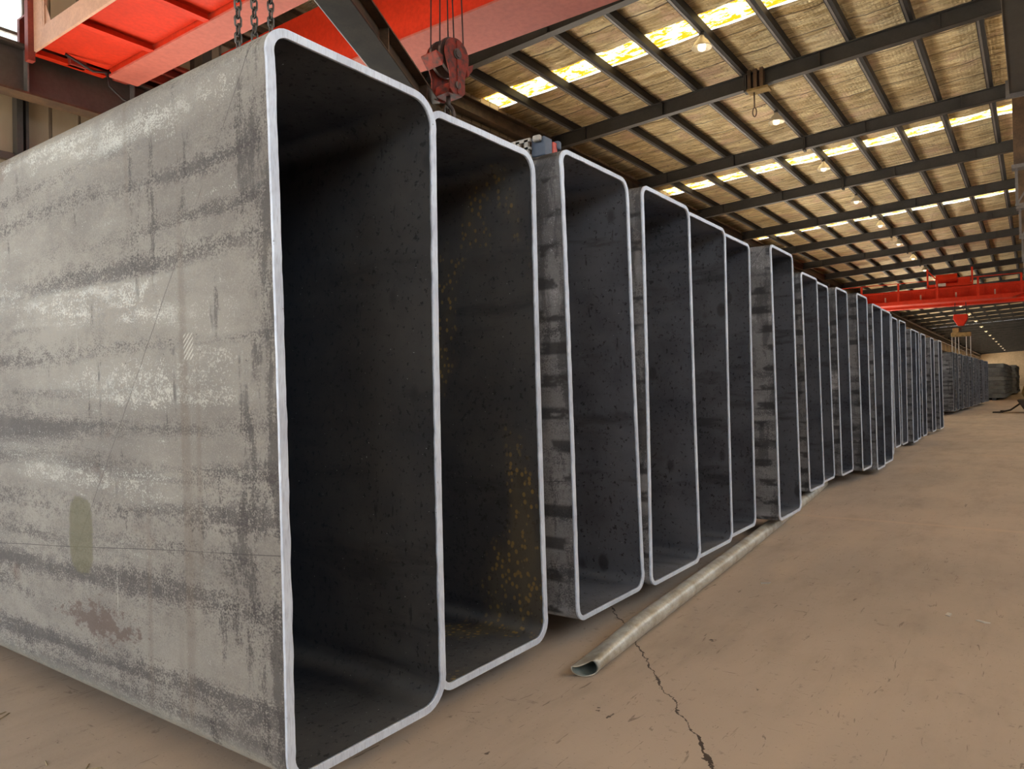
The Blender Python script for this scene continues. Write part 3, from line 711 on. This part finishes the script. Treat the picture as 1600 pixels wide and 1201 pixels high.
# ------------------------------------------------------------------ cranes
def rail_set(root, x, y0, y1, z, n, mat, post=.05, h=1.0):
    for i in range(n):
        yy = y0 + (y1 - y0) * i / (n - 1)
        b = B(); b.box(x - post/2, x + post/2, yy - post/2, yy + post/2, z, z + h); under(b.done('railing_post', mat), root)
    for hh in (h, h * .5):
        b = B(); b.bar((x, y0, z + hh), (x, y1, z + hh), .045, .045); under(b.done('handrail', mat), root)
Zc = CAMZ + 5.35
cr_ = thing('overhead_crane', (7.2, 6, Zc), 'near red overhead bridge crane spanning above the first tubes', 'overhead crane')
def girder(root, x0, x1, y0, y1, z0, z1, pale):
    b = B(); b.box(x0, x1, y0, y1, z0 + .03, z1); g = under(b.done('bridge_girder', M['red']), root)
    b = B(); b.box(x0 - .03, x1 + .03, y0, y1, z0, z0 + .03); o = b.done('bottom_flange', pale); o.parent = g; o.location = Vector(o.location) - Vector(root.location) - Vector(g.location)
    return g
gB = girder(cr_, 8.10, 9.04, .55, 12.4, Zc, Zc + 1.15, M['red_floor_lit'])
gA = girder(cr_, 6.03, 6.46, .55, 12.4, Zc, Zc + 1.15, M['red_floor_lit'])
b = B(); b.box(4.92, 6.0, .8, 12.4, Zc + .12, Zc + .14); under(b.done('walkway_plate', M['red']), cr_)
b = B(); b.box(4.88, 4.92, .8, 12.4, Zc + .0, Zc + .30); under(b.done('toe_plate', M['pale_toe']), cr_)
for i in range(8):
    yy = 2.0 + i * 1.5
    b = B(); b.box(4.92, 6.0, yy, yy + .07, Zc + .02, Zc + .12); b.box(4.92, 6.0, yy - .05, yy, Zc + .02, Zc + .035); under(b.done('walkway_rib', M['red']), cr_)
b = B(); b.box(5.42, 5.50, 6.5, 8.0, Zc + .03, Zc + .12); b.box(5.56, 5.62, 6.5, 8.0, Zc + .03, Zc + .12); under(b.done('walkway_rib', M['red']), cr_)
# end truck on the left runway
b = B(); b.box(4.9, 10.0, 12.57, 12.65, CAMZ + 5.63, CAMZ + 6.05); b.box(4.9, 10.0, 12.92, 13.0, CAMZ + 5.63, CAMZ + 6.05); b.box(4.9, 10.0, 12.65, 12.92, CAMZ + 6.02, CAMZ + 6.05)
b.box(4.9, 10.0, 12.50, 12.57, CAMZ + 5.78, CAMZ + 5.82); b.box(4.9, 10.0, 12.40, 12.57, CAMZ + 5.92, CAMZ + 5.95)
et = under(b.done('end_truck', M['red_dark']), cr_)
for xx in (5.3, 9.6):
    b = B(); b.rod((xx, 12.68, CAMZ + 5.78), (xx, 12.88, CAMZ + 5.78), .17, 20); o = b.done('wheel', M['hook_grey']); o.parent = et; o.location = -Vector(cr_.location)
for (x_, y_) in ((5.55, 12.40), (6.25, 12.40), (8.5, 12.40)):
    b = B(); b.box(x_ - .12, x_ + .12, y_, y_ + .12, Zc + .02, Zc + .6); under(b.done('end_bracket', M['red_dark']), cr_)
rail_set(cr_, 4.90, 12.0, 1.0, Zc + .28, 8, M['pale_toe'])
b = B(); b.box(4.80, 4.90, 12.35, 12.47, Zc - .15, Zc + 1.3); under(b.done('end_post', M['red_dark']), cr_)
b = B(); b.box(4.88, 4.92, 12.05, 12.35, Zc + .3, Zc + 1.2); b.faces([(4.9, 11.8, Zc + .3), (4.9, 12.3, Zc + .3), (4.9, 12.3, Zc + 1.2)], [(0, 1, 2)]); under(b.done('gusset', M['pale_toe']), cr_)
# festoon cable loops
b = B(); b.tube([(5.9, 12.2, Zc - .02), (5.9, 12.15, Zc - .25), (6.1, 12.1, Zc - .42), (6.5, 12.1, Zc - .46), (6.9, 12.1, Zc - .3), (7.1, 12.15, Zc - .0)], .018, 6)
b.tube([(5.3, 12.3, Zc + .1), (5.7, 12.25, Zc - .05), (5.95, 12.2, Zc - .0)], .02, 6); under(b.done('hanging_cable', M['cable']), cr_)
# trolley over the girders
b = B(); b.box(6.2, 8.9, 5.2, 7.0, Zc + 1.2, Zc + 1.32); b.box(6.6, 8.4, 5.5, 6.6, Zc + 1.32, Zc + 2.0); under(b.done('trolley', M['red']), cr_)
b = B(); b.box(7.95, 8.07, 3.1, 3.3, Zc - .02, Zc + .22); b.box(9.05, 9.12, 2.0, 2.2, Zc - .05, Zc + .1); under(b.done('cable_clamp', M['red_dark']), cr_)

K = 0.907
def shrink(o, k=K):
    o.location = (o.location.x * k, o.location.y * k, CAMZ + (o.location.z - CAMZ) * k); o.scale = (k, k, k)
shrink(cr_)

# hook block
hb = thing('hook_block', (6.58, 5.54, CAMZ + 3.843), 'worn red crane hook block hanging on wire ropes above the tubes', 'hook block')
def local_plate(poly, thick, off, mat, name, root, ang):
    """upright plate: outline in (s, z), s along horizontal dir ang, offset along its normal"""
    b = B(); n = len(poly); dx, dy = math.cos(ang), math.sin(ang); nx, ny = -dy, dx
    P = []
    for o_ in (off - thick / 2, off + thick / 2): P += [(dx * s + nx * o_, dy * s + ny * o_, z) for s, z in poly]
    b.faces(P, [tuple(range(n)), tuple(range(2 * n - 1, n - 1, -1))] + [(i, (i + 1) % n, n + (i + 1) % n, n + i) for i in range(n)])
    o = b.done(name, mat, root); return o
def circ(cx_, cz, r, n=28): return [(cx_ + r * math.cos(2*PI*i/n), cz + r * math.sin(2*PI*i/n)) for i in range(n)]
ANG = math.atan2(-7.19, 6.05) + 0.80   # the cheek plates face the aisle, turned a little
cheek = []
for a in range(-35, 216, 12): cheek.append((.27 * math.cos(math.radians(a)), .10 + .27 * math.sin(math.radians(a))))
cheek += [(-.17, -.22), (-.17, -.46), (-.10, -.52), (.10, -.52), (.17, -.46), (.17, -.22)]
for off in (-.20, .20): local_plate(cheek, .018, off, M['hook_red'], 'cheek_plate', hb, ANG)
for off in (-.10, .10):
    s_ = local_plate(circ(0, .12, .285), .05, off, M['hook_grey'], 'sheave', hb, ANG)
local_plate(circ(0, .12, .06, 18), .5, 0, M['hook_grey'], 'axle', hb, ANG)
for off in (-.222, .222): local_plate(circ(0, .12, .085, 18), .02, off, M['hook_grey'], 'hub_cap', hb, ANG)
for off in (-.215, .215): local_plate(circ(-.0, -.37, .06, 14), .03, off, M['hook_grey'], 'pin', hb, ANG)
for off in (-.215, .215): local_plate([(-.015, -.5), (.015, -.5), (.015, .33), (-.015, .33)], .03, off, M['hook_red'], 'rib', hb, ANG)
local_plate([(-.26, .02), (-.42, .06), (-.42, .04), (-.28, -.12)], .34, 0, M['hook_red'], 'guard_horn', hb, ANG)
local_plate([(.26, .02), (.42, .10), (.40, .0), (.28, -.14)], .34, 0, M['hook_red'], 'guard_horn', hb, ANG)
local_plate([(-.15, -.5), (.15, -.5), (.12, -.34), (-.12, -.34)], .3, 0, M['hook_red'], 'crosshead', hb, ANG)
b = B()
pts = [(0, 0, -.48), (0, 0, -.62)] + [(.13 * math.sin(a), .0, -.76 + .13 * math.cos(a)) for a in [0.15 + i * .38 for i in range(12)]]
b.tube(pts, .035, 10); b.done('hook', M['hook_grey'], hb)
for (s_, o_) in ((-.27, -.10), (-.27, .10), (.0, -.02), (.27, -.10), (.27, .10)):
    dx, dy = math.cos(ANG), math.sin(ANG)
    b = B(); b.rod((dx * s_ - dy * o_, dy * s_ + dx * o_, .12), (dx * s_ * .75 - dy * o_, dy * s_ * .75 + dx * o_, 2.5), .011, 6); b.done('wire_rope', M['cable'], hb)

hb.scale = (.74, .74, .74)
# lifting beam slung under the hook, with three chains at its near end
A1 = Vector((6.58, 5.82, CAMZ + 3.33)); A0 = Vector((2.10, 3.74, CAMZ + 3.52))
lb = thing('lifting_beam', tuple((A0 + A1) / 2), 'dark brown steel lifting beam slung from the red hook block', 'lifting beam')
L_ = Vector(lb.location)
def put(o): o.parent = lb; o.location = Vector(o.location) - L_; return o
b = B(); b.prism([(-.13, -.15), (.13, -.15), (.13, -.13), (.02, -.13), (.02, .13), (.12, .13), (.12, .15), (-.12, .15), (-.12, .13), (-.02, .13), (-.02, -.13), (-.13, -.13)], A0, A1); put(b.done('i_section', M['rusty']))
b = B(); b.prism([(-.14, -.172), (.14, -.172), (.14, -.151), (-.14, -.151)], A0, A1); put(b.done('bottom_plate', M['lift_dark']))
b = B(); dd = Vector((-.42, .907, 0)) * .145 + Vector((0, 0, -.155)); b.rod(A0 + dd, A1 + dd, .016, 8); put(b.done('edge_bar', M['flange']))
for f in (.15, .4, .65, .9):
    p = A0.lerp(A1, f); b = B(); dd = (A1 - A0).normalized() * .01; b.prism([(-.11, -.13), (.11, -.13), (.11, .13), (-.11, .13)], p - dd, p + dd); put(b.done('stiffener', M['rusty']))
b = B(); b.tube([(7.19, 6.05, CAMZ + 3.36 + .0), (7.10, 6.02, CAMZ + 3.5), (7.02, 6.0, CAMZ + 3.80), (7.10, 6.04, CAMZ + 3.50)], .02, 6); 
def chain_link(bb, c, L, W, r, rot):
    pts = []
    for i in range(14):
        a = 2 * PI * i / 14; px = math.cos(a) * W; pz = math.sin(a) * W + (L - W if math.sin(a) >= 0 else -(L - W))
        v_ = Vector((px, 0, pz)); v_.rotate(Matrix.Rotation(rot, 3, 'Z').to_euler()); pts.append(Vector(c) + v_)
    bb.tube(pts, r, 6, closed=True)
b.bm.free()
b = B()
for i, (dz, rot) in enumerate([(-.62, .3), (-.70, 1.9), (-.86, .6), (-.98, 2.2), (-1.10, .2)]): chain_link(b, (6.60 + .02 * (i % 2), 5.60, CAMZ + 3.95 + dz), .065, .034, .012, rot)
put(b.done('sling_chain', M['chain']))
for i, f in enumerate((.149, .189, .233)):
    p = A0.lerp(A1, f); b = B(); z = p.z - .20; k = 0
    while z > 2.22:
        chain_link(b, (p.x, p.y, z), .036, .020, .0072, (-.2 if k % 2 else -.2 + PI / 2)); z -= .054; k += 1
    put(b.done('hoist_chain', M['chain']))
    b = B(); b.tube([(p.x, p.y, 2.24), (p.x, p.y, 2.19), (p.x + .03, p.y, 2.15), (p.x + .06, p.y, 2.17)], .012, 8); put(b.done('chain_hook', M['chain']))

# far crane
Zf = CAMZ + 5.45
fc = thing('overhead_crane', (59, 5.5, Zf), 'distant bright red overhead bridge crane with railings and a hoist trolley', 'overhead crane')
g1 = girder(fc, 58.6, 59.4, .35, 12.6, Zf + .1, Zf + 1.15, M['red']); g2 = girder(fc, 61.4, 62.2, .35, 12.6, Zf + .1, Zf + 1.15, M['red'])
b = B(); b.box(57.5, 58.6, 1.1, 12.5, Zf + .05, Zf + .30); b.faces([(57.5, 1.1, Zf + .05), (58.6, 1.1, Zf + .05), (58.6, .35, Zf + .3), (57.5, .35, Zf + .3), (57.5, 1.1, Zf + .3), (58.6, 1.1, Zf + .3)], [(0, 1, 2, 3), (0, 3, 4), (1, 5, 2)])
under(b.done('walkway', M['red']), fc)
for i in range(13):
    yy = .9 + i * .88
    b = B(); b.box(58.55, 58.6, yy, yy + .05, Zf + .3, Zf + 1.1); under(b.done('web_stiffener', M['red']), fc)
rail_set(fc, 57.55, .6, 12.4, Zf + .3, 6, M['red'], .12, 1.25)
for yy in (2.0, 4.2, 6.3, 8.5):
    b = B(); b.box(57.7, 57.8, yy, yy + .08, Zf + .3, Zf + .65); under(b.done('lamp_bracket', M['pale_toe']), fc)
b = B(); b.box(57.9, 62.4, .1, .5, Zf - .1, Zf + .45); b.box(57.9, 62.4, 12.6, 13.0, Zf + .15, Zf + .7); under(b.done('end_truck', M['red']), fc)
b = B(); b.box(58.7, 62.0, 3.4, 6.0, Zf + 1.2, Zf + 1.4); b.rod((60, 4.3, Zf + 1.8), (60, 5.6, Zf + 1.8), .42, 16); b.box(59.0, 59.9, 3.5, 4.2, Zf + 1.4, Zf + 1.8)
b.box(58.7, 58.85, 5.95, 6.05, Zf + 1.2, Zf + 2.5); b.box(58.7, 58.85, 3.3, 3.4, Zf + 1.2, Zf + 2.4); b.bar((58.8, 6.0, Zf + 2.4), (58.8, 5.2, Zf + 1.4), .08, .08)
tr_ = under(b.done('trolley', M['red']), fc)
b = B(); b.box(58.5, 58.7, 4.9, 5.5, Zf + 1.22, Zf + 1.42); under(b.done('trolley_lamp', M['tool_white']), fc)
shrink(fc)
fh = thing('hook_block', (59.8, 4.15, CAMZ + 4.4), 'small bright red hook block hanging from the distant crane', 'hook block')
b = B(); P = [(0, -.42, .35), (0, .42, .35), (0, .45, .05), (0, .18, -.45), (0, -.18, -.45), (0, -.45, .05)]
b.faces([(-.2, p[1], p[2]) for p in P] + [(.2, p[1], p[2]) for p in P], [tuple(range(6)), tuple(range(11, 5, -1))] + [(i, (i + 1) % 6, 6 + (i + 1) % 6, 6 + i) for i in range(6)])
b.done('block_body', M['red'], fh, bevel=.05)
for yy in (-.35, .35):
    b = B(); b.rod((0, yy, .3), (0, yy * .8, 2.4), .03, 6); b.done('wire_rope', M['cable'], fh)
b = B(); b.tube([(0, 0, -.45), (0, 0, -.7), (0, .12, -.85), (0, 0, -.95)], .06, 8); b.done('hook', M['hook_grey'], fh)
shrink(fh)
fs = thing('lifting_beam', (59.8, 4.15, CAMZ + 3.35), 'ochre yellow lifting beam with slings under the distant hook', 'lifting beam')
b = B(); b.box(-.2, .2, -.6, .6, -.15, .15); b.box(-.25, .25, .1, .5, .1, .45); b.done('crossbar', M['sack'], fs, bevel=.06)
for yy in (-.55, -.3, .15, .35, .55):
    b = B(); b.rod((0, yy, -.1), (0, yy, -2.1), .025, 6); b.done('sling', M['tool_white'], fs)

shrink(fs)
# ------------------------------------------------------------------ hanging lamps, one per bay
l0 = None
for k in range(35):
    X = 16.4 + 6 * k; Y = 6.12; Z = CAMZ + 8.0
    if k % 2 and k > 10: continue
    lab = 'cream bell-shaped hanging lamp at mid-roof, %s bay from near end' % ORD[k]
    if l0 is None:
        l0 = thing('hanging_lamp', (X, Y, Z), lab, 'ceiling lamp', 'hanging lamps down the hall')
        b = B(); b.rod((0, 0, .14), (0, 0, .42), .015, 6); b.done('stem', M['lamp_black'], l0)
        b = B(); b.lathe([(.05, .16), (.07, .10), (.15, .02), (.22, -.10), (.235, -.13), (.225, -.13), (.14, .01), (.05, .08)], 20); b.done('lamp_shade', M['lamp_shade'], l0)
        b = B(); b.lathe([(.02, .07), (.07, .0), (.10, -.10), (.085, -.17), (.03, -.20)], 14); b.done('bulb', M['bulb'], l0)
        b = B(); b.lathe([(.045, .15), (.06, .16), (.06, .24), (.03, .26)], 12); b.done('ballast', M['lamp_black'], l0)
    else: copy_tree(l0, (X, Y, Z), lab)

# loose loop and clamp on the first visible rafter
hz = rafter_y(6.0)
cl = thing('rafter_clamp', (19.4, 5.75, hz), 'rusty clamp with a dangling wire loop fixed to a rafter', 'clamp')
b = B()
for yy in (-.18, -.02, .14): b.box(-.15, .15, yy, yy + .09, -.24, .26)
b.done('clamp_body', M['rusty'], cl)
b = B(); b.box(-.17, .17, -.3, .25, -.30, -.24); b.done('base_strap', M['sack'], cl)
b = B(); b.tube([(0, .1, -.28), (0, .1, -.7)], .02, 6); b.tube([(0, .1 + .05 * math.sin(a), -.82 + .12 * math.cos(a)) for a in [2 * PI * i / 12 for i in range(12)]], .015, 6, True); b.done('wire_loop', M['rusty'], cl)

# tool lying on the third tube
tp = thing('clamping_tool', (2.70, 1.72, 2.118), 'blue grey and coral red clamping tool with perforated arm on top of the third tube', 'tool')
b = B(); b.box(-.045, .02, -.02, .05, 0, .085); b.done('body', M['blue_grey'], tp, bevel=.006)
b = B(); b.box(.02, .055, -.025, .05, 0, .075); b.done('end_cap', M['tool_red'], tp, bevel=.006)
b = B(); b.box(.045, .075, -.035, .03, .045, .085); b.done('knob', M['blue_grey'], tp, bevel=.008)
b = B(); b.box(-.068, -.045, -.01, .03, .06, .088); b.done('jaw', M['tool_white'], tp, bevel=.008)
b = B()
for j in range(9):
    yy = .05 + j * .045
    b.box(-.07, -.055, yy, yy + .02, 0, .075)
b.box(-.07, -.055, .04, .47, .065, .08); b.box(-.07, -.055, .04, .47, .032, .042); b.box(-.07, -.055, .04, .47, 0, .01)
b.done('perforated_arm', M['tool_white'], tp)

# ------------------------------------------------------------------ low cart with drawbar in the aisle
ct = thing('low_cart', (31.0, .12, 0), 'low dark cart with a drawbar lying on the aisle floor at the right', 'cart')
b = B(); b.faces([(-.5, -1.2, .18), (.9, -1.2, .18), (.9, .22, .12), (-.5, .22, .12), (-.5, -1.2, .50), (.9, -1.2, .50), (.9, .42, .46), (-.5, .42, .46)], [(0, 3, 2, 1), (4, 5, 6, 7), (0, 1, 5, 4), (1, 2, 6, 5), (2, 3, 7, 6), (3, 0, 4, 7)]); b.done('deck', M['cart'], ct, bevel=.03)
for xx in (-.3, .7):
    for yy in (-.8, .0):
        b = B(); b.rod((xx, yy - .05, .11), (xx, yy + .05, .11), .11, 16); b.done('wheel', M['black'], ct)
b = B(); b.tube([(.15, .34, .32), (.1, .62, .10), (.1, .86, .04)], .03, 8); b.done('drawbar', M['cart'], ct)
b = B(); b.box(-.1, .3, .84, 1.14, .0, .045); b.rod((.1, .86, .02), (.1, .86, .09), .06, 12); b.done('tow_plate', M['cart'], ct, bevel=.01)
b = B()
b.lathe([(.02, 0), (.42, .02), (.50, .18), (.44, .42), (.26, .60), (.03, .64)], 14)
sk_ = b.done('sack', M['sack'], loc=(31.2, -.08, .505), world=False); tag(sk_, 'ochre brown sack heaped on the low dark cart', 'sack')

# ------------------------------------------------------------------ splinters on the floor at the lower left, small scraps in the aisle
sp0 = None
spots = []
rs = random.Random(3)
while len(spots) < 26:
    X = rs.uniform(.55, 1.12); Y = rs.uniform(1.7, 3.0)
    if Y / X < 1.9 or X > 1.10: continue
    spots.append((X, Y))
for i, (X, Y) in enumerate(spots):
    if i % 6 == 0:
        b = B(); L = rs.uniform(.02, .05); b.faces([(-L, -.002, 0), (L, -.001, 0), (L * .9, .003, 0), (-L * .8, .003, 0), (-L * .9, 0, .003), (L * .8, .001, .003)], [(0, 3, 2, 1), (0, 1, 5, 4), (1, 2, 5), (2, 3, 4, 5), (3, 0, 4)])
        sp0 = b.done('wood_splinter', M['wood']); o = sp0
        tag(o, 'pale wood splinter lying on the concrete beside the nearest tube', 'splinter', 'wood splinters on the floor at the lower left')
    else: o = sp0.copy(); C.objects.link(o)
    o.location = (X, Y, .0005); o.rotation_euler = (0, 0, rs.uniform(0, PI))

for i, (X, Y) in enumerate([(4.02, .36), (3.98, .22), (4.15, 1.25)]):
    b = B(); b.faces([(-.03, -.008, 0), (.025, -.012, 0), (.03, .006, 0), (-.01, .012, 0), (-.03, -.008, .004), (.025, -.012, .003), (.03, .006, .005), (-.01, .012, .003)], [(0, 3, 2, 1), (4, 5, 6, 7), (0, 1, 5, 4), (1, 2, 6, 5), (2, 3, 7, 6), (3, 0, 4, 7)])
    o = b.done('paper_scrap', M['tool_white']); o.location = (X, Y, .0005); o.rotation_euler = (0, 0, i * 1.1)
    tag(o, ['small white scrap on the bare concrete of the aisle', 'small white scrap nearest the right edge of the aisle', 'tiny bright scrap on the concrete beside the round pipe'][i], 'scrap', 'scraps on the floor')
